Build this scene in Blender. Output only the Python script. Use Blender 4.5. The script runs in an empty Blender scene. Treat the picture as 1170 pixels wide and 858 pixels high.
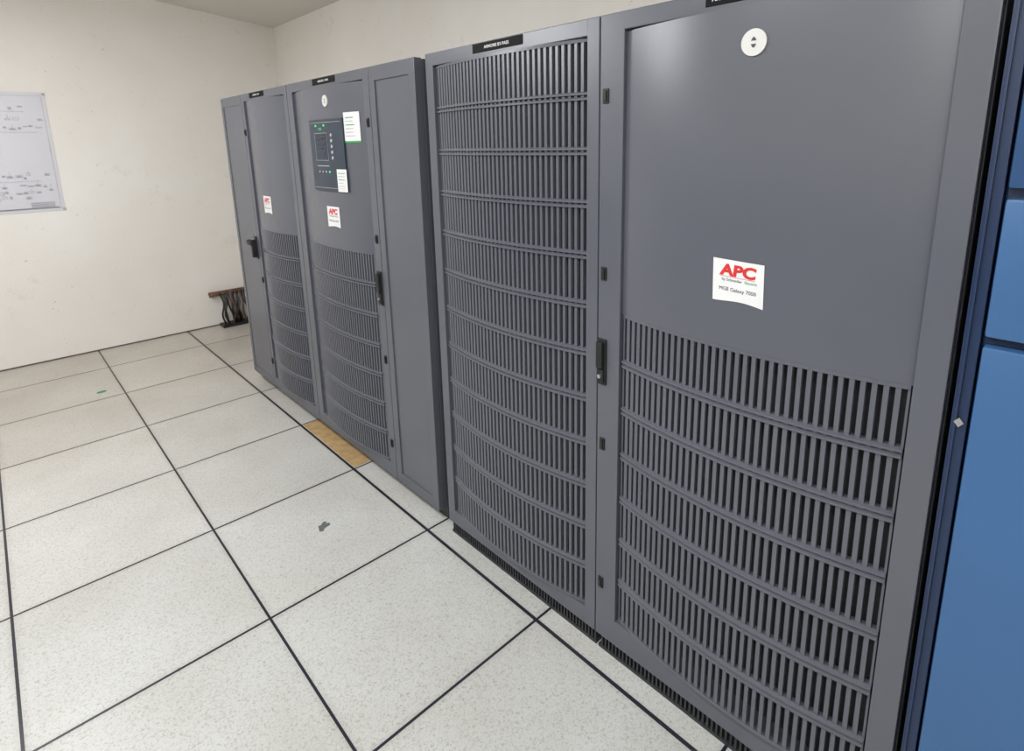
import bpy, bmesh, math, random
from mathutils import Vector, Matrix
random.seed(4)
sc=bpy.context.scene
sc.view_settings.view_transform='Standard'
COL=sc.collection
C=.655; H=1.7515; ZB=.057
# ---------------------------------------------------------------- materials
def newmat(name):
    m=bpy.data.materials.new(name); m.use_nodes=True
    nt=m.node_tree; b=nt.nodes['Principled BSDF']
    return m,nt,b
def N(nt,t,**k):
    n=nt.nodes.new(t)
    for a,v in k.items(): setattr(n,a,v)
    return n
def plain(name,col,rough=.5,metal=0,emit=None,es=1,var=.08,scale=30,bump=0,spec=None):
    m,nt,b=newmat(name)
    g=N(nt,'ShaderNodeNewGeometry'); no=N(nt,'ShaderNodeTexNoise'); no.inputs['Scale'].default_value=scale; no.inputs['Detail'].default_value=4
    nt.links.new(g.outputs['Position'],no.inputs['Vector'])
    r=N(nt,'ShaderNodeValToRGB')
    r.color_ramp.elements[0].position=.3; r.color_ramp.elements[1].position=.7
    r.color_ramp.elements[0].color=(*[c*(1-var) for c in col],1); r.color_ramp.elements[1].color=(*[min(1,c*(1+var)) for c in col],1)
    nt.links.new(no.outputs['Fac'],r.inputs['Fac']); nt.links.new(r.outputs['Color'],b.inputs['Base Color'])
    b.inputs['Roughness'].default_value=rough; b.inputs['Metallic'].default_value=metal
    if spec is not None: b.inputs['Specular IOR Level'].default_value=spec
    if emit: b.inputs['Emission Color'].default_value=(*emit,1); b.inputs['Emission Strength'].default_value=es
    if bump:
        bp=N(nt,'ShaderNodeBump'); bp.inputs['Strength'].default_value=bump; bp.inputs['Distance'].default_value=.001
        n2=N(nt,'ShaderNodeTexNoise'); n2.inputs['Scale'].default_value=900; nt.links.new(g.outputs['Position'],n2.inputs['Vector'])
        nt.links.new(n2.outputs['Fac'],bp.inputs['Height']); nt.links.new(bp.outputs['Normal'],b.inputs['Normal'])
    return m
GREY=plain('grey_powder_coat',(.090,.095,.115),.27,var=.04,scale=3,bump=.06,spec=.6)
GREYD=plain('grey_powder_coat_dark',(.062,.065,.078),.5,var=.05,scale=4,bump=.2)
BACK=plain('dark_interior',(.022,.022,.026),.8)
BLACK=plain('black_plastic',(.009,.009,.010),.5)
PLATE=plain('black_plate',(.004,.004,.005),.6,spec=.15)
BLACKM=plain('black_base_metal',(.02,.021,.025),.5)
WHITE=plain('white_label',(.66,.66,.66),.45,var=.02)
OFFW=plain('off_white_disc',(.56,.55,.53),.45,var=.02)
PAPER=plain('poster_paper',(.64,.64,.68),.25,var=.03,scale=3)
INK=plain('grey_ink',(.40,.39,.43),.5)
INKP=plain('pale_grey_ink',(.38,.37,.42),.5)
PINK=plain('pink_ink',(.50,.42,.46),.5)
INKD=plain('dark_ink',(.04,.04,.045),.5)
RED=plain('red_ink',(.55,.025,.025),.45)
GREEN=plain('green_ink',(.03,.30,.08),.45)
GREEND=plain('dark_green_ink',(.03,.25,.09),.45)
LED=plain('green_led',(.03,.35,.10),.4,emit=(.1,1,.3),es=.6)
NAVY=plain('dark_slate_panel',(.026,.038,.055),.4)
SCREEN=plain('lcd_screen',(.018,.028,.048),.15,spec=.3)
SILVER=plain('silver_metal',(.6,.6,.6),.3,metal=1)
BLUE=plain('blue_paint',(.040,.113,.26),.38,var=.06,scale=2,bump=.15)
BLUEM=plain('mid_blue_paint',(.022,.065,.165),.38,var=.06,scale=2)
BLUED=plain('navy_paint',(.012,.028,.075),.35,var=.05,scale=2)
BROWN=plain('bare_board',(.36,.24,.11),.8,var=.2,scale=25)
BRASS=plain('copper_bar',(.20,.10,.065),.6,metal=.2,var=.3)
CEIL=plain('ceiling_paint',(.70,.67,.625),.9,var=.03,scale=1.5)
SCUFF=plain('dark_scuff',(.10,.11,.11),.8)
GRN=plain('green_scrap',(.03,.25,.12),.6)

def wallmat():
    m,nt,b=newmat('stained_wall_paint')
    L=nt.links
    g=N(nt,'ShaderNodeNewGeometry')
    n1=N(nt,'ShaderNodeTexNoise'); n1.inputs['Scale'].default_value=1.1; n1.inputs['Detail'].default_value=6; n1.inputs['Roughness'].default_value=.6
    n2=N(nt,'ShaderNodeTexNoise'); n2.inputs['Scale'].default_value=5; n2.inputs['Detail'].default_value=10; n2.inputs['Roughness'].default_value=.75
    n3=N(nt,'ShaderNodeTexNoise'); n3.inputs['Scale'].default_value=22; n3.inputs['Detail'].default_value=7; n3.inputs['Distortion'].default_value=3.0
    for n in (n1,n2,n3): L.new(g.outputs['Position'],n.inputs['Vector'])
    r1=N(nt,'ShaderNodeValToRGB'); r1.color_ramp.elements[0].position=.35; r1.color_ramp.elements[1].position=.65
    r1.color_ramp.elements[0].color=(.765,.73,.675,1); r1.color_ramp.elements[1].color=(.82,.795,.75,1)
    L.new(n1.outputs['Fac'],r1.inputs['Fac'])
    r2=N(nt,'ShaderNodeValToRGB'); r2.color_ramp.elements[0].position=.26; r2.color_ramp.elements[1].position=.40
    r2.color_ramp.elements[0].color=(.85,.82,.78,1); r2.color_ramp.elements[1].color=(1,1,1,1)
    L.new(n2.outputs['Fac'],r2.inputs['Fac'])
    r3=N(nt,'ShaderNodeValToRGB'); r3.color_ramp.elements[0].position=.25; r3.color_ramp.elements[1].position=.31
    r3.color_ramp.elements[0].color=(.66,.60,.54,1); r3.color_ramp.elements[1].color=(1,1,1,1)
    L.new(n3.outputs['Fac'],r3.inputs['Fac'])
    def mul(a,b_):
        x=N(nt,'ShaderNodeMixRGB',blend_type='MULTIPLY'); x.inputs[0].default_value=1; L.new(a,x.inputs[1]); L.new(b_,x.inputs[2]); return x.outputs[0]
    c=mul(mul(r1.outputs[0],r2.outputs[0]),r3.outputs[0])
    L.new(c,b.inputs['Base Color']); b.inputs['Roughness'].default_value=.75
    bp=N(nt,'ShaderNodeBump'); bp.inputs['Strength'].default_value=.12; bp.inputs['Distance'].default_value=.01
    L.new(n2.outputs['Fac'],bp.inputs['Height']); L.new(bp.outputs['Normal'],b.inputs['Normal'])
    return m
WALL=wallmat()

def floormat():
    m,nt,b=newmat('raised_floor_tiles'); L=nt.links
    g=N(nt,'ShaderNodeNewGeometry'); s=N(nt,'ShaderNodeSeparateXYZ'); L.new(g.outputs['Position'],s.inputs[0])
    def M(op,a,b_=None,c=None):
        n=N(nt,'ShaderNodeMath',operation=op)
        for i,v in enumerate((a,b_,c)):
            if v is None: continue
            if isinstance(v,(int,float)): n.inputs[i].default_value=v
            else: L.new(v,n.inputs[i])
        return n.outputs[0]
    dx=M('PINGPONG',s.outputs['X'],.3); dy=M('PINGPONG',s.outputs['Y'],.3)
    dw=M('ABSOLUTE',M('SUBTRACT',s.outputs['X'],.6))
    lx=M('LESS_THAN',dx,.0040); ly=M('LESS_THAN',dy,.0042); lw=M('LESS_THAN',dw,.0060)
    line=M('MAXIMUM',M('MAXIMUM',lx,ly),lw)
    d=M('MINIMUM',dx,dy)
    tx=M('FLOOR',M('DIVIDE',s.outputs['X'],.6)); ty=M('FLOOR',M('DIVIDE',s.outputs['Y'],.6))
    cb=N(nt,'ShaderNodeCombineXYZ'); L.new(tx,cb.inputs[0]); L.new(ty,cb.inputs[1])
    wn=N(nt,'ShaderNodeTexWhiteNoise',noise_dimensions='3D'); L.new(cb.outputs[0],wn.inputs['Vector'])
    tint=N(nt,'ShaderNodeMapRange'); L.new(wn.outputs['Value'],tint.inputs[0]); tint.inputs[3].default_value=.92; tint.inputs[4].default_value=1.02
    off=N(nt,'ShaderNodeVectorMath',operation='ADD'); L.new(g.outputs['Position'],off.inputs[0]); L.new(wn.outputs['Color'],off.inputs[1])
    n1=N(nt,'ShaderNodeTexNoise'); n1.inputs['Scale'].default_value=165; n1.inputs['Detail'].default_value=4; n1.inputs['Distortion'].default_value=1.0
    L.new(off.outputs[0],n1.inputs['Vector'])
    r=N(nt,'ShaderNodeValToRGB'); e=r.color_ramp.elements
    e[0].position=.34; e[0].color=(.37,.37,.345,1); e[1].position=.48; e[1].color=(.515,.515,.495,1)
    x=r.color_ramp.elements.new(.60); x.color=(.555,.552,.533,1); x=r.color_ramp.elements.new(.70); x.color=(.45,.448,.425,1)
    L.new(n1.outputs['Fac'],r.inputs['Fac'])
    n2=N(nt,'ShaderNodeTexNoise'); n2.inputs['Scale'].default_value=2.6; n2.inputs['Detail'].default_value=8; L.new(g.outputs['Position'],n2.inputs['Vector'])
    r2=N(nt,'ShaderNodeValToRGB'); r2.color_ramp.elements[0].position=.3; r2.color_ramp.elements[1].position=.64
    r2.color_ramp.elements[0].color=(.88,.865,.84,1); r2.color_ramp.elements[1].color=(1,1,1,1); L.new(n2.outputs['Fac'],r2.inputs['Fac'])
    def mix(t,f,a,b_):
        q=N(nt,'ShaderNodeMixRGB',blend_type=t)
        if isinstance(f,(int,float)): q.inputs[0].default_value=f
        else: L.new(f,q.inputs[0])
        for i,v in ((1,a),(2,b_)):
            if isinstance(v,tuple): q.inputs[i].default_value=v
            else: L.new(v,q.inputs[i])
        return q.outputs[0]
    c=mix('MULTIPLY',1,r.outputs[0],r2.outputs[0])
    c=mix('MULTIPLY',1,c,tint.outputs[0])
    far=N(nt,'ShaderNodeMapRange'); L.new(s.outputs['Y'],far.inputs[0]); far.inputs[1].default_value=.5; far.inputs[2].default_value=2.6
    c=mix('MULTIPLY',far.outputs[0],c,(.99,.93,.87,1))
    grime=N(nt,'ShaderNodeMapRange'); L.new(d,grime.inputs[0]); grime.inputs[1].default_value=.004; grime.inputs[2].default_value=.022; grime.inputs[3].default_value=.3; grime.inputs[4].default_value=0
    c=mix('MULTIPLY',grime.outputs[0],c,(.6,.58,.55,1))
    c=mix('MIX',line,c,(.012,.014,.022,1))
    L.new(c,b.inputs['Base Color']); b.inputs['Roughness'].default_value=.30
    bp=N(nt,'ShaderNodeBump'); bp.inputs['Strength'].default_value=.5; bp.inputs['Distance'].default_value=.002; bp.invert=True
    L.new(line,bp.inputs['Height']); L.new(bp.outputs['Normal'],b.inputs['Normal'])
    return m
FLOOR=floormat()
# ---------------------------------------------------------------- mesh helpers
def link(name,bm,mats,parent=None,smooth=False,label=None):
    me=bpy.data.meshes.new(name); bm.normal_update(); bm.to_mesh(me); bm.free()
    for m in (mats if isinstance(mats,(list,tuple)) else [mats]): me.materials.append(m)
    if smooth:
        for p in me.polygons: p.use_smooth=True
        me.set_sharp_from_angle(angle=math.radians(35))
    o=bpy.data.objects.new(name,me); COL.objects.link(o)
    if parent: 
        o.parent=parent; o.matrix_parent_inverse=wm(parent).inverted()
    if label: o['label']=label
    return o
def wm(o):
    return Matrix.Translation(o.location) if o.type=='EMPTY' else Matrix.Identity(4)
def thing(name,loc,label,cat,group=None):
    e=bpy.data.objects.new(name,None); e.empty_display_size=.1; e.location=loc; COL.objects.link(e)
    e['label']=label; e['category']=cat
    return e
def box(bm,x0,x1,y0,y1,z0,z1,mi=0,bev=0):
    y0,y1=min(y0,y1),max(y0,y1)
    vs=[bm.verts.new(v) for v in ((x0,y0,z0),(x1,y0,z0),(x1,y1,z0),(x0,y1,z0),(x0,y0,z1),(x1,y0,z1),(x1,y1,z1),(x0,y1,z1))]
    fs=[bm.faces.new([vs[i] for i in f]) for f in ((0,3,2,1),(4,5,6,7),(0,1,5,4),(1,2,6,5),(2,3,7,6),(3,0,4,7))]
    for f in fs: f.material_index=mi
    if bev:
        es=list({e for f in fs for e in f.edges})
        r=bmesh.ops.bevel(bm,geom=es,offset=bev,segments=2,affect='EDGES',profile=.6)
        for f in r['faces']: f.material_index=mi
def boxobj(name,b,mat,parent=None,bev=0,label=None):
    bm=bmesh.new(); box(bm,*b,bev=bev); return link(name,bm,mat,parent,label=label)
def cyl(bm,c,ax,r,h,seg=24,mi=0):
    vv=[]
    for s in (-h/2,h/2):
        ring=[]
        for i in range(seg):
            a=2*math.pi*i/seg; u,v=r*math.cos(a),r*math.sin(a)
            q=[0,0,0]; q[ax]=s; q[(ax+1)%3]=u; q[(ax+2)%3]=v
            ring.append(bm.verts.new((c[0]+q[0],c[1]+q[1],c[2]+q[2])))
        vv.append(ring)
    fs=[]
    for i in range(seg):
        j=(i+1)%seg; fs.append(bm.faces.new((vv[0][i],vv[0][j],vv[1][j],vv[1][i])))
    fs.append(bm.faces.new(vv[0][::-1])); fs.append(bm.faces.new(vv[1]))
    for f in fs: f.material_index=mi
REC=.012; BUL=.038
def surf(y,y0,y1,xf=C):
    t=(y-(y0+y1)/2)/(abs(y1-y0)/2); t=max(-1,min(1,t))
    return xf+REC-BUL*(1-t*t)
def curved_slab(bm,y0,y1,z0,z1,span,thick=None,off=0,xback=None,seg=28,mi=0):
    rows=[]
    for i in range(seg+1):
        y=y0+(y1-y0)*i/seg; xs=surf(y,*span)+off
        xb=xback if xback is not None else xs+thick
        rows.append([bm.verts.new(v) for v in ((xs,y,z0),(xs,y,z1),(xb,y,z1),(xb,y,z0))])
    fs=[]
    for i in range(seg):
        a,b=rows[i],rows[i+1]
        for k in range(4): fs.append(bm.faces.new((a[k],b[k],b[(k+1)%4],a[(k+1)%4])))
    fs.append(bm.faces.new(rows[0])); fs.append(bm.faces.new(rows[-1][::-1]))
    bmesh.ops.recalc_face_normals(bm,faces=fs)
    for f in fs: f.material_index=mi
def textpolys(bm,txt,size,u,v,place,mi=0,align='LEFT',shear=0,bold=0,sx=1):
    cu=bpy.data.curves.new('t','FONT'); cu.body=txt; cu.size=size; cu.align_x=align; cu.shear=shear; cu.offset=bold; cu.resolution_u=3
    o=bpy.data.objects.new('t',cu); COL.objects.link(o); bpy.context.view_layer.update()
    me=bpy.data.meshes.new_from_object(o.evaluated_get(bpy.context.evaluated_depsgraph_get()))
    b2=bmesh.new(); b2.from_mesh(me); bmesh.ops.triangulate(b2,faces=b2.faces[:])
    mp={}
    for w in b2.verts: mp[w]=bm.verts.new(place(u+w.co.x*sx,v+w.co.y))
    for f in b2.faces:
        try: q=bm.faces.new([mp[w] for w in f.verts]); q.material_index=mi
        except ValueError: pass
    b2.free(); bpy.data.objects.remove(o); bpy.data.curves.remove(cu); bpy.data.meshes.remove(me)
def sheet(bm,u0,u1,v0,v1,place,mi=0,n=6,wav=None):
    g=[[bm.verts.new(place(u0+(u1-u0)*i/n,v0+(v1-v0)*j/2+(wav(i/n) if wav and j==0 else 0))) for j in range(3)] for i in range(n+1)]
    for i in range(n):
        for j in range(2):
            f=bm.faces.new((g[i][j],g[i+1][j],g[i+1][j+1],g[i][j+1])); f.material_index=mi
# ---------------------------------------------------------------- room
def struct(o): o['kind']='structure'; return o
XW=1.555; XL=-2.7; YE=3.46; YS=-3.4; ZC=2.45
SL=.117                       # ceiling rises away from the cabinet wall
def zc(x): return ZC+SL*(XW-x)
def sbox(name,b,mat): return struct(boxobj(name,b,mat))
sbox('floor',(XL-.1,XW+.1,YS-.1,YE+.1,-.08,0),FLOOR)
bm=bmesh.new(); a=[]
for dz in (0,.1):
    a.append([bm.verts.new(v) for v in ((XL-.1,YS-.1,zc(XL-.1)+dz),(XW+.1,YS-.1,zc(XW+.1)+dz),(XW+.1,YE+.1,zc(XW+.1)+dz),(XL-.1,YE+.1,zc(XL-.1)+dz))])
bm.faces.new(a[0][::-1]); bm.faces.new(a[1])
for i in range(4): bm.faces.new((a[0][i],a[0][(i+1)%4],a[1][(i+1)%4],a[1][i]))
bmesh.ops.recalc_face_normals(bm,faces=bm.faces[:]); struct(link('ceiling',bm,CEIL))
def gable(name,y0,y1):
    bm=bmesh.new(); a=[[bm.verts.new(v) for v in ((XL-.1,y,0),(XW+.1,y,0),(XW+.1,y,zc(XW+.1)+.01),(XL-.1,y,zc(XL-.1)+.01))] for y in (y0,y1)]
    bm.faces.new(a[0]); bm.faces.new(a[1][::-1])
    for i in range(4): bm.faces.new((a[0][i],a[1][i],a[1][(i+1)%4],a[0][(i+1)%4]))
    bmesh.ops.recalc_face_normals(bm,faces=bm.faces[:]); struct(link(name,bm,WALL))
gable('wall_north',YE,YE+.1); gable('wall_south',YS-.1,YS)
sbox('wall_east',(XW,XW+.1,YS,YE,0,ZC),WALL)
sbox('wall_west',(XL-.1,XL,YS,YE,0,zc(XL)),WALL)
sbox('reflection_band_west',(XL,XL+.02,YS,YE-.3,0,1.12),plain('reflection_band_grey',(.10,.10,.11),.5))  # unseen dark band, added to darken the lower reflection in the cabinet doors
sbox('foot_shadow_strip_north',(XL,XW,YE-.004,YE,0,.009),plain('wall_foot_painted_shadow',(.10,.09,.08),.8))  # thin dark strip paints a shadow line along the wall foot
# ---------------------------------------------------------------- cabinet builder
def plinth(p,y0,y1,xf,vents):
    bm=bmesh.new(); box(bm,xf+.012,1.45,y0+.004,y1-.004,0,ZB)
    if vents:
        y=y0+.006
        while y<y1-.008:
            box(bm,xf,xf+.012,y,y+.005,.010,ZB-.008); y+=.0125
        box(bm,xf-.001,xf+.012,y0+.004,y1-.004,0,.010); box(bm,xf-.001,xf+.012,y0+.004,y1-.004,ZB-.008,ZB)
    else: box(bm,xf,xf+.012,y0+.004,y1-.004,0,ZB)
    link('plinth',bm,BLACKM,p,label='black vented base strip' if vents else 'recessed black base')
def frame(p,y0,y1,ya,yb,za,zb,name='door',x0=C):
    bm=bmesh.new(); g=.0015; x1=C+.03; zt=H; z0=ZB
    box(bm,x0,x1,y0+g,ya,z0,zt,bev=.0022); box(bm,x0,x1,yb,y1-g,z0,zt,bev=.0022)
    box(bm,x0,x1,ya-.003,yb+.003,zb,zt,bev=.0022); box(bm,x0,x1,ya-.003,yb+.003,z0,za,bev=.0022)
    return link(name,bm,GREY,p,smooth=False)
def body(p,y0,y1):
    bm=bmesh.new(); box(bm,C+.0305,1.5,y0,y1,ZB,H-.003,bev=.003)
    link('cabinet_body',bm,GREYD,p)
def rail(bm,y0,y1,zc,h,span,off=-.005,seg=28):
    rows=[]
    for i in range(seg+1):
        y=y0+(y1-y0)*i/seg; xs=surf(y,*span)
        rows.append([bm.verts.new(v) for v in ((xs+off,y,zc-h/2),(xs+off,y,zc+h*.10),(xs+.002,y,zc+h/2),(xs+.014,y,zc+h/2),(xs+.014,y,zc-h/2))])
    fs=[]
    for i in range(seg):
        a,b=rows[i],rows[i+1]
        for k in range(5): fs.append(bm.faces.new((a[k],b[k],b[(k+1)%5],a[(k+1)%5])))
    fs.append(bm.faces.new(rows[0])); fs.append(bm.faces.new(rows[-1][::-1]))
    bmesh.ops.recalc_face_normals(bm,faces=fs)
def grille(d,y0,y1,z0,z1,rows,span,n=35):
    bm=bmesh.new()
    pitch=(y1-y0)/n; bw=pitch*.50
    for i in range(n+1):
        yc=y0+i*pitch; x=surf(yc,*span)+.0005
        ya=max(y0,yc-bw/2); yb=min(y1,yc+bw/2)
        box(bm,x,x+.009,ya,yb,z0,z1)
    for r in range(rows+1):
        zc=z0+(z1-z0)*r/rows
        if r in(0,rows):
            a,b=(zc,zc+.008) if r==0 else (zc-.008,zc)
            curved_slab(bm,y0,y1,a,b,span,xback=C+.028,off=-.001)
        else:
            rail(bm,y0,y1,zc-.0062,.0082,span); rail(bm,y0,y1,zc+.0062,.0082,span)
    link('grille',bm,GREY,d,label='curved grey grille of narrow vertical slots')
    bm=bmesh.new()
    box(bm,C+.0265,C+.0295,y0-.002,y1+.002,z0,z1)
    link('backing_screen',bm,BACK,d,label='dark screen behind the grille')
def panel(d,span,z0,z1,holes=()):
    bm=bmesh.new(); curved_slab(bm,span[0],span[1],z0,z1,span,xback=C+.028,seg=40)
    return link('front_panel',bm,GREY,d,smooth=True,label='smooth bulging grey door skin')
def side_strips(d,span,y0,y1,z0,z1):
    for a,b in ((span[0],y0),(y1,span[1])):
        if b-a>.004:
            bm=bmesh.new(); curved_slab(bm,a,b,z0,z1,span,xback=C+.028,seg=6)
            link('grille_margin',bm,GREY,d,smooth=True)
def hinge(d,y,z):
    bm=bmesh.new(); box(bm,C-.004,C+.002,y-.008,y+.008,z-.017,z+.017,bev=.0015); box(bm,C-.007,C-.003,y-.004,y+.004,z-.012,z+.012,bev=.001)
    link('hinge',bm,BLACK,d,label='small black hinge cover')
def handle(d,y,z,w=.03,h=.125,out=0):
    bm=bmesh.new()
    box(bm,C-.006,C+.002,y-w/2,y+w/2,z-h/2,z+h/2,bev=.003)
    if out:
        box(bm,C-.030,C-.004,y-.011,y+.011,z-h*.42,z+h*.36,bev=.004)
        box(bm,C-.036,C-.012,y-.004,y+.060,z+h*.12,z+h*.34,bev=.004)
    else:
        box(bm,C-.017,C-.004,y-w*.33,y+w*.33,z-h*.12,z+h*.45,bev=.004)
        box(bm,C-.011,C-.004,y-w*.36,y+w*.36,z-h*.45,z-h*.15,bev=.003)
        cyl(bm,(C-.012,y,z-h*.30),0,.0055,.006,20,1)
    link('handle',bm,[BLACK,SILVER],d,label='black swing handle with round key lock')
def nameplate(p,y0,y1,z,txt,h=.025):
    yc=(y0+y1)/2; x=C-.0022
    bm=bmesh.new(); box(bm,C-.0020,C+.001,min(y0,y1),max(y0,y1),z-h/2,z+h/2,bev=.0006)
    pl=link('name_plate',bm,PLATE,p,label='black engraved name plate')
    bm=bmesh.new(); textpolys(bm,txt,.0118,0,-.0042,lambda u,v:Vector((x-.0002,yc-u,z+v)),align='CENTER',bold=.00015,sx=1.1)
    link('lettering',bm,WHITE,pl,label='white lettering')
def sticker(p,yl,w,zt,h,span,detail=True,tilt=0):
    def place(off):
        def f(u,v):
            y=yl-u-v*tilt; return Vector((surf(y,*span)-off,y,zt+v+u*tilt))
        return f
    bm=bmesh.new(); sheet(bm,0,w,-h,0,place(.0012),n=12,wav=lambda t:.0035*math.sin(t*4.5-1.2)-.003*t)
    st=link('brand_sticker',bm,WHITE,p,label='white rectangular brand sticker with red letters')
    bm=bmesh.new(); q=place(.0020)
    textpolys(bm,'APC',h*.37,w*.5,-h*.37,q,0,'CENTER',shear=.10,bold=.0014,sx=1.22)
    sheet(bm,w*.14,w*.84,-h*.408,-h*.40,q,0,8)
    link('lettering',bm,RED,st,label='red bold lettering with thin rule')
    bm=bmesh.new()
    textpolys(bm,'by Schneider',h*.098,w*.39,-h*.51,q,0,'CENTER',bold=0)
    textpolys(bm,'Electric',h*.098,w*.76,-h*.51,q,1,'CENTER',bold=0)
    textpolys(bm,'MGE Galaxy 7000',h*.125,w*.5,-h*.75,q,0,'CENTER',bold=0)
    link('lettering',bm,[INKD,GREEND],st,label='small dark and green lettering')
def emblem(p,y,z,r,span):
    xs=surf(y,*span)
    bm=bmesh.new(); cyl(bm,(xs-.001,y,z),0,r,.006,40)
    e=link('round_emblem',bm,OFFW,p,smooth=True,label='round white emblem with two small black marks')
    bm=bmesh.new(); x=xs-.0046
    for s in (1,-1):
        bm.faces.new([bm.verts.new((x,y+a*r,z+b*r)) for a,b in ((-.22,.12*s),(.22,.12*s),(.07,.38*s),(-.08,.38*s))])
    link('symbol',bm,INKD,e,label='two small black marks')

# ---------- near cabinet with half grille
c6=thing('power_cabinet',(1.05,-1.161,0),'grey steel cabinet with smooth upper door and slotted lower grille','cabinet')
body(c6,-1.53,-.7925); plinth(c6,-1.53,-.7925,.667,True)
s6=(-1.483,-.862)
d=frame(c6,-1.53,-.792,s6[0],s6[1],.135,1.712); d['label']='grey framed door with bulging skin'
panel(d,s6,1.042,1.709)
grille(d,s6[0]+.004,s6[1]-.004,.138,1.042,7,s6)
for z in (1.571,1.141,.671,.238): hinge(d,-.812,z)
handle(d,-.8085,.905)
sticker(c6,-1.118,.107,1.228,.086,s6,tilt=-.03)
emblem(c6,-1.177,1.640,.0240,s6)
nameplate(c6,-1.06,-1.22,1.736,'ARMOIRE REDRESSEUR')
# ---------- near cabinet with full grille
c5=thing('power_cabinet',(1.05,-.4315,0),'grey steel cabinet with full-height slotted grille door','cabinet')
body(c5,-.7915,-.071); plinth(c5,-.7915,-.071,.667,True)
s5=(-.752,-.112)
d=frame(c5,-.7915,-.071,s5[0],s5[1],.112,1.712); d['label']='grey framed door with full grille'
grille(d,s5[0]+.003,s5[1]-.003,.115,1.710,12,s5)
nameplate(c5,-.319,-.53,1.736,'ARMOIRE BY-PASS')
# ---------- far group right
c2=thing('power_cabinet',(1.05,.5315,0),'grey steel cabinet with control display door and plain side panel','cabinet')
body(c2,-.008,1.0695); plinth(c2,-.008,1.0695,.70,False)
s2=(.350,1.012)
d=frame(c2,.302,1.0705,s2[0],s2[1],.118,1.712); d['label']='grey framed door with bulging skin and grille'
panel(d,s2,1.042,1.709)
grille(d,.372,.965,.121,1.042,7,s2)
side_strips(d,s2,.372,.965,.121,1.042)
for z in (1.553,1.105,.60,.22): hinge(d,.325,z)
handle(d,.322,.905,w=.032,h=.14)
pd=frame(c2,-.008,.302,.034,.262,.10,1.70,name='side_panel'); pd['label']='plain narrow grey panel with recessed face'
boxobj('panel_face',(C+.006,C+.03,.032,.264,.098,1.702),GREY,pd,label='recessed flat face')
sticker(c2,.690,.108,1.216,.086,s2)
emblem(c2,.620,1.650,.023,s2)
nameplate(c2,.78,.57,1.736,'ARMOIRE-1 PMW')
# control panel
CY=.785; CW=.29
def pc(off,span=s2):
    def f(u,v): return Vector((surf(CY-u,*span)-off,CY-u,1.578+v))
    return f
bm=bmesh.new(); curved_slab(bm,CY-CW,CY,1.283,1.578,s2,thick=.010,off=-.008,seg=14)
cp=link('control_panel',bm,NAVY,c2,smooth=True,label='dark slate control panel with small screen')
bm=bmesh.new(); curved_slab(bm,CY-.165,CY-.06,1.413,1.518,s2,thick=.003,off=-.0095,seg=6); link('screen',bm,SCREEN,cp,label='dark blue liquid crystal screen')
bm=bmesh.new(); f=pc(.0100)
sheet(bm,.055,.170,-.168,-.1665,f,0,4); sheet(bm,.055,.170,-.0565,-.055,f,0,4); sheet(bm,.055,.0565,-.168,-.055,f,0,1); sheet(bm,.1685,.170,-.168,-.055,f,0,1)
for r in range(4): sheet(bm,.073,.073+[.06,.075,.05,.07][r],-.080-.02*r,-.077-.02*r,pc(.0130),1,3)
textpolys(bm,'MGE',.013,.10,-.043,f,2); sheet(bm,.06,.17,-.192,-.189,f,0,4)
sheet(bm,.012,CW-.012,-.283,-.2815,f,0,5); sheet(bm,.012,CW-.012,-.0135,-.012,f,0,5)
link('panel_markings',bm,[INK,INKD,LED],cp,label='thin printed outlines and lettering')
for r in range(5):
    bm=bmesh.new(); u=.205; v=-.065-.023*r; y=CY-u
    cyl(bm,(surf(y,*s2)-.0095,y,1.578+v),0,.0065,.005,16); link('button',bm,INK,cp,label='small pale round button')
for r in range(4):
    bm=bmesh.new(); u=.08+.03*r; y=CY-u; cyl(bm,(surf(y,*s2)-.010,y,1.578-.215),0,.004,.004,12); link('indicator_light',bm,LED if r in(3,) else INK,cp,label='tiny status indicator')
for u in (.075,.150):
    bm=bmesh.new(); y=CY-u; cyl(bm,(surf(y,*s2)-.010,y,1.578-.025),0,.0045,.004,12); link('indicator_light',bm,LED,cp,label='green status indicator')
def note(y0,w,zt,h,lines,green=False,off=.0012):
    bm=bmesh.new(); P=lambda o:(lambda u,v:Vector((surf(y0-u,*s2)-o,y0-u,zt+v)))
    sheet(bm,0,w,-h,0,P(off),n=4)
    st=link('paper_label',bm,WHITE,c2,label='small white paper label')
    bm=bmesh.new(); 
    for i in range(lines):
        sheet(bm,w*.12,w*(.55+.3*random.random()),-h*(.16+.72*i/lines)-h*.03,-h*(.16+.72*i/lines),P(off+.0006),1 if i in(0,2) else 0,2)
    if green: sheet(bm,0,w,-h,-h+.007,P(off+.0006),1,3)
    link('print',bm,[INK,GREEN],st,label='faint printed lines')
note(.493,.100,1.598,.118,6,True,.002)
note(.560,.070,1.375,.092,5,False,.0095)
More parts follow.
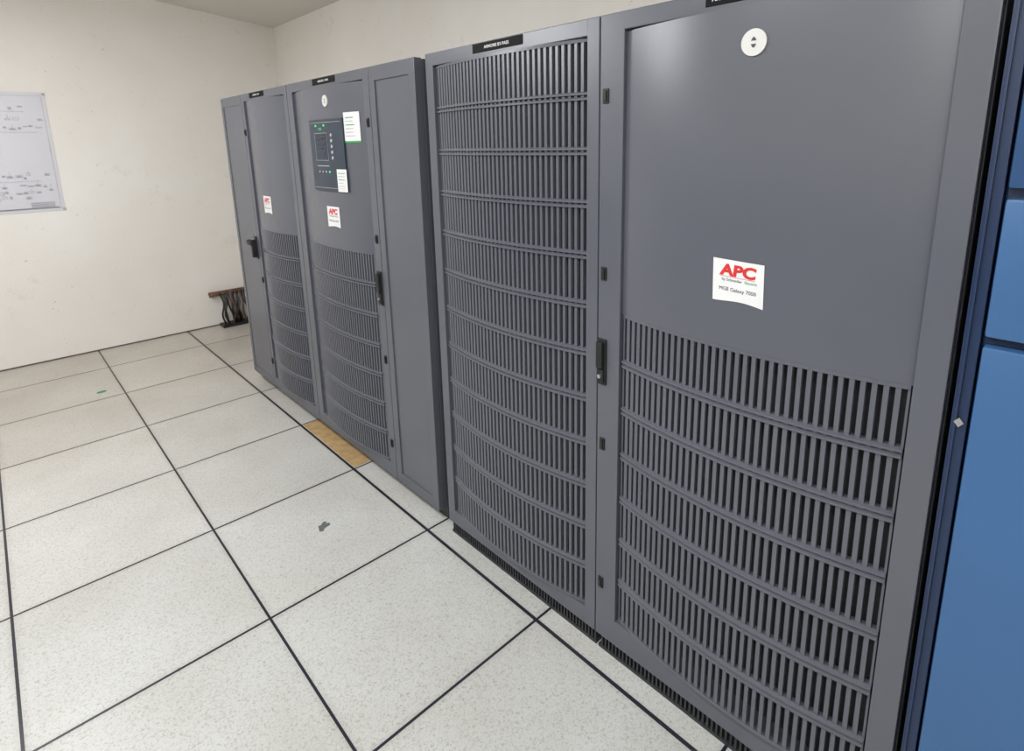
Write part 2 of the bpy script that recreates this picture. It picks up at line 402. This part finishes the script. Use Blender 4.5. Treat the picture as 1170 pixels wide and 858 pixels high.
# ---------- far group left
c1=thing('power_cabinet',(1.05,1.5615,0),'grey steel cabinet at the row end with turned-out black handle','cabinet')
body(c1,1.0715,2.052); plinth(c1,1.0715,2.052,.70,False)
s1=(1.112,1.665)
d=frame(c1,1.0715,1.700,s1[0],s1[1],.118,1.712); d['label']='grey framed door with bulging skin and grille'
panel(d,s1,1.042,1.709)
grille(d,1.116,1.659,.121,1.042,7,s1,n=32)
side_strips(d,s1,1.116,1.659,.121,1.042)
for z in (1.55,.72,.22): hinge(d,1.683,z)
pd=frame(c1,1.700,2.052,1.735,2.020,.10,1.70,name='side_panel'); pd['label']='plain narrow grey panel with recessed face'
boxobj('panel_face',(C+.004,C+.03,1.733,2.022,.098,1.702),GREY,pd,label='recessed flat face')
handle(pd,1.722,.905,w=.03,h=.13,out=1)
sticker(c1,1.455,.108,1.220,.088,s1)
nameplate(c1,1.56,1.36,1.736,'ARMOIRE-1 INV')
# ---------------------------------------------------------------- blue cabinet
bc=thing('blue_cabinet',(1.05,-1.95,0),'bright blue painted steel cabinet with dark navy edge post','cabinet')
bm=bmesh.new(); box(bm,C+.02,1.5,-2.35,-1.5625,.05,1.9,bev=.003); link('cabinet_body',bm,BLUED,bc)
bm=bmesh.new(); box(bm,C+.01,1.45,-2.34,-1.545,0,.05); link('plinth',bm,BLACKM,bc)
bm=bmesh.new(); box(bm,C+.004,C+.05,-1.562,-1.540,.05,1.9,bev=.002); box(bm,C-.003,C+.01,-1.5485,-1.5445,.05,1.9,bev=.001)
link('edge_post',bm,BLUED,bc,label='dark navy vertical edge post')
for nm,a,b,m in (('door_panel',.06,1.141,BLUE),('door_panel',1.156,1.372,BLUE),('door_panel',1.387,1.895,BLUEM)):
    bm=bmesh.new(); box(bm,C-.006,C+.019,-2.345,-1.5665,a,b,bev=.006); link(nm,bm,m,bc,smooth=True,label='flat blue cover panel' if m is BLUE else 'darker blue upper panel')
bm=bmesh.new(); r=.0085; x=C-.0045
vs=[bm.verts.new((x,-1.552+a*r*.8,1.005+b*r)) for a,b in ((1,0),(0,1),(-1,0),(0,-1))]; vb=[bm.verts.new((x+.008,v.co.y,v.co.z)) for v in vs]
bm.faces.new(vs); [bm.faces.new((vs[i],vb[i],vb[(i+1)%4],vs[(i+1)%4])) for i in range(4)]; bmesh.ops.recalc_face_normals(bm,faces=bm.faces[:])
link('quarter_turn_lock',bm,SILVER,bc,label='small silver diamond lock')
# ---------------------------------------------------------------- poster
PX0,PX1,PZ0,PZ1=-.68,-.037,1.065,1.86
po=thing('wall_poster',((PX0+PX1)/2,YE-.001,PZ0),'pale laminated wall chart with faint boxes and lines','poster')
bm=bmesh.new()
n=10
g=[[bm.verts.new((PX0+(PX1-PX0)*i/n,YE-.003-.003*math.sin(i*1.3)**2*(j/n),PZ0+(PZ1-PZ0)*j/n)) for j in range(n+1)] for i in range(n+1)]
for i in range(n):
    for j in range(n): bm.faces.new((g[i][j],g[i+1][j],g[i+1][j+1],g[i][j+1]))
link('sheet',bm,PAPER,po,smooth=True,label='pale bluish laminated sheet')
bm=bmesh.new()
def pr(x0,x1,z0,z1,mi): 
    f=bm.faces.new([bm.verts.new(v) for v in ((x0,YE-.0072,z0),(x1,YE-.0072,z0),(x1,YE-.0072,z1),(x0,YE-.0072,z1))]); f.material_index=mi
def rect(x0,x1,z0,z1,mi,t=.0012):
    pr(x0,x1,z0,z0+t,mi);pr(x0,x1,z1-t,z1,mi);pr(x0,x0+t,z0,z1,mi);pr(x1-t,x1,z0,z1,mi)
rect(PX0+.02,PX1-.02,PZ0+.02,PZ1-.02,0,.0015)
rp=random.Random(11)
for (za,zb,fill,mi) in ((1.745,1.80,.6,0),(1.66,1.70,.8,1),(1.61,1.65,.8,0),(1.46,1.50,.45,0),(1.29,1.33,.5,0),(1.225,1.265,.85,0),(1.19,1.22,.8,0),(1.15,1.18,.6,1)):
    x=PX0+.05
    while x<PX1-.06:
        w_=rp.uniform(.012,.035)
        if rp.random()<fill:
            zz=rp.uniform(za,zb-.012); hh=rp.uniform(.006,.018)
            rect(x,x+w_,zz,zz+hh,mi,.0017)
            if rp.random()<.7: pr(x+w_*.2,x+w_*.8,zz+hh*.3,zz+hh*.7,0)
            if rp.random()<.35: pr(x+w_*.5,x+w_*.5+.0015,zz+hh,zz+hh+rp.uniform(.01,.04),0)
        x+=w_+rp.uniform(.004,.015)
pr(PX0+.06,PX1-.12,1.735,1.7365,0); pr(PX0+.10,PX1-.07,1.60,1.6015,0); pr(PX0+.30,PX1-.10,1.275,1.2765,0)
pr(PX0+.03,PX1-.03,1.088,1.0935,2)
for i in range(3): pr(PX1-.18,PX1-.05,1.100+.012*i,1.105+.012*i,0)
link('diagram',bm,[INKP,PINK,plain('slate_ink',(.20,.20,.23),.5)],po,label='faint grey and pink diagram boxes')
for x in (PX0+.005,PX1-.005):
    for z in (PZ0+.01,PZ1-.01):
        bm=bmesh.new(); bm.faces.new([bm.verts.new((x+a*.008,YE-.0068,z+b*.008)) for a,b in ((-1,-1),(1,-1),(1,1),(-1,1))])
        link('tape',bm,INK,po,label='small grey corner tape')
# ---------------------------------------------------------------- grounding bar on end wall
gb=thing('grounding_busbar',(.89,YE-.02,.0),'rusty brown grounding bar on wall with dark hanging cables','busbar')
bm=bmesh.new(); box(bm,.78,1.16,YE-.054,YE-.042,.262,.304,bev=.001); link('bar',bm,BRASS,gb,label='dull copper bar')
STD=plain('red_insulator',(.20,.04,.03),.5); YG=plain('yellow_green_cable',(.16,.16,.06),.5); COP=plain('brown_cable',(.10,.05,.03),.5)
for x in (.80,1.12):
    bm=bmesh.new(); cyl(bm,(x,YE-.021,.281),1,.015,.042,16); link('standoff',bm,STD,gb,label='red insulating standoff')
rr=random.Random(21)
for i in range(12):
    x=.80+i*.028
    bm=bmesh.new(); cyl(bm,(x,YE-.059,.284),1,.010,.010,6); link('bolt',bm,SILVER if i%3==0 else BRASS,gb,label='hex bolt')
for i in range(16):
    x=.852+i*.0165; depth=.066+.02*(i%2)
    bm=bmesh.new(); pts=[]; ph=rr.random()*6; am=.010+.018*rr.random(); tgt=.04*rr.random(); bow=.015+.05*rr.random()
    for k in range(17):
        t=k/16; pts.append(Vector((x+tgt*t+am*math.sin(t*5+ph)*math.sin(t*math.pi),YE-depth-bow*math.sin(t*math.pi),.288-t*.283)))
    seg=8; rings=[]; rad=.0095 if i%3 else .0075
    for pnt in pts:
        rings.append([bm.verts.new(pnt+Vector((rad*math.cos(a),rad*math.sin(a),0))) for a in [2*math.pi*s/seg for s in range(seg)]])
    for k in range(16):
        for s in range(seg): bm.faces.new((rings[k][s],rings[k][(s+1)%seg],rings[k+1][(s+1)%seg],rings[k+1][s]))
    link('cable',bm,YG if i==2 else COP if i in(5,9) else BLACK,gb,smooth=True,label='hanging ground cable')
boxobj('cable_gland',(.84,1.18,YE-.13,YE-.012,0,.022),BLACK,gb,bev=.004,label='black cable entry at the floor')
# ---------------------------------------------------------------- floor bits
bm=bmesh.new(); box(bm,.6085,.698,.612,1.188,0,.003,bev=.0008)
o=link('floor_filler_strip',bm,BROWN); o['label']='bare brown board strip filling the floor beside cabinets'; o['category']='board strip'
def scrap(name,cx,cy,r,mat,label,cat,pts):
    bm=bmesh.new(); a=[bm.verts.new((cx+x*r,cy+y*r,.0018)) for x,y in pts]; b=[bm.verts.new((v.co.x,v.co.y,.0001)) for v in a]
    bm.faces.new(a)
    for i in range(len(a)): bm.faces.new((a[i],b[i],b[(i+1)%len(a)],a[(i+1)%len(a)]))
    bmesh.ops.recalc_face_normals(bm,faces=bm.faces[:]); bmesh.ops.triangulate(bm,faces=bm.faces[:])
    o=link(name,bm,mat); o['label']=label; o['category']=cat
scrap('floor_scuff_mark',.320,.309,.026,SCUFF,'dark grey scuff mark on a floor tile','scrap',[(-1,-.7),(-.5,-1),(-.1,-.5),(.3,-.4),(.9,-.3),(1,.2),(.5,.3),(.8,.8),(.3,1),(-.2,.5),(-.6,.6),(-.8,-.1)])  # scuff on the tile, built as a thin irregular patch
scrap('green_tape_scrap',-.105,2.532,.026,GRN,'small green scrap lying on a floor tile','scrap',[(-1,-.5),(0,-.7),(.9,-.4),(1,.3),(.2,.6),(-.8,.4)])
# ---------------------------------------------------------------- lights
def area(loc,sx,sy,pw,col=(1,.97,.92),rot=(0,0,0)):
    l=bpy.data.lights.new('ceiling_light','AREA'); l.shape='RECTANGLE'; l.size=sx; l.size_y=sy; l.energy=pw; l.color=col
    o=bpy.data.objects.new('ceiling_light',l); o.location=loc; o.rotation_euler=rot; COL.objects.link(o)
def add_fill(loc,pw,col,r=.15):  # point fill without a fixture, added to brighten the upper walls
    l=bpy.data.lights.new('fill_light','POINT'); l.energy=pw; l.color=col; l.shadow_soft_size=r
    o=bpy.data.objects.new('fill_light',l); o.location=loc; COL.objects.link(o)
area((-.9,-.9,ZC),.35,1.3,54,(.96,.99,1))
area((-.7,1.7,ZC),.35,1.3,34,(.98,.98,1))
area((-1.6,-2.6,ZC),1.3,.35,26,(.96,.99,1))
add_fill((-.9,.9,2.15),40,(.98,.98,1),.3); add_fill((-1.9,-2.2,2.3),22,(.97,.99,1),.35)
w=bpy.data.worlds.new('World'); sc.world=w; w.use_nodes=True; w.node_tree.nodes['Background'].inputs[0].default_value=(.9,.93,1,1); w.node_tree.nodes['Background'].inputs[1].default_value=.3
# ---------------------------------------------------------------- camera
cam=bpy.data.cameras.new('camera'); co=bpy.data.objects.new('camera',cam); COL.objects.link(co)
co.location=(-.453,-1.6885,1.4682); co.rotation_euler=(1.3573,.0199,-.7585)
cam.sensor_width=36; cam.sensor_fit='HORIZONTAL'; cam.lens=36*650.5/1170; cam.shift_x=-(596.3-585)/1170; cam.shift_y=(303.66-429)/1170
cam.clip_start=.02
sc.camera=co
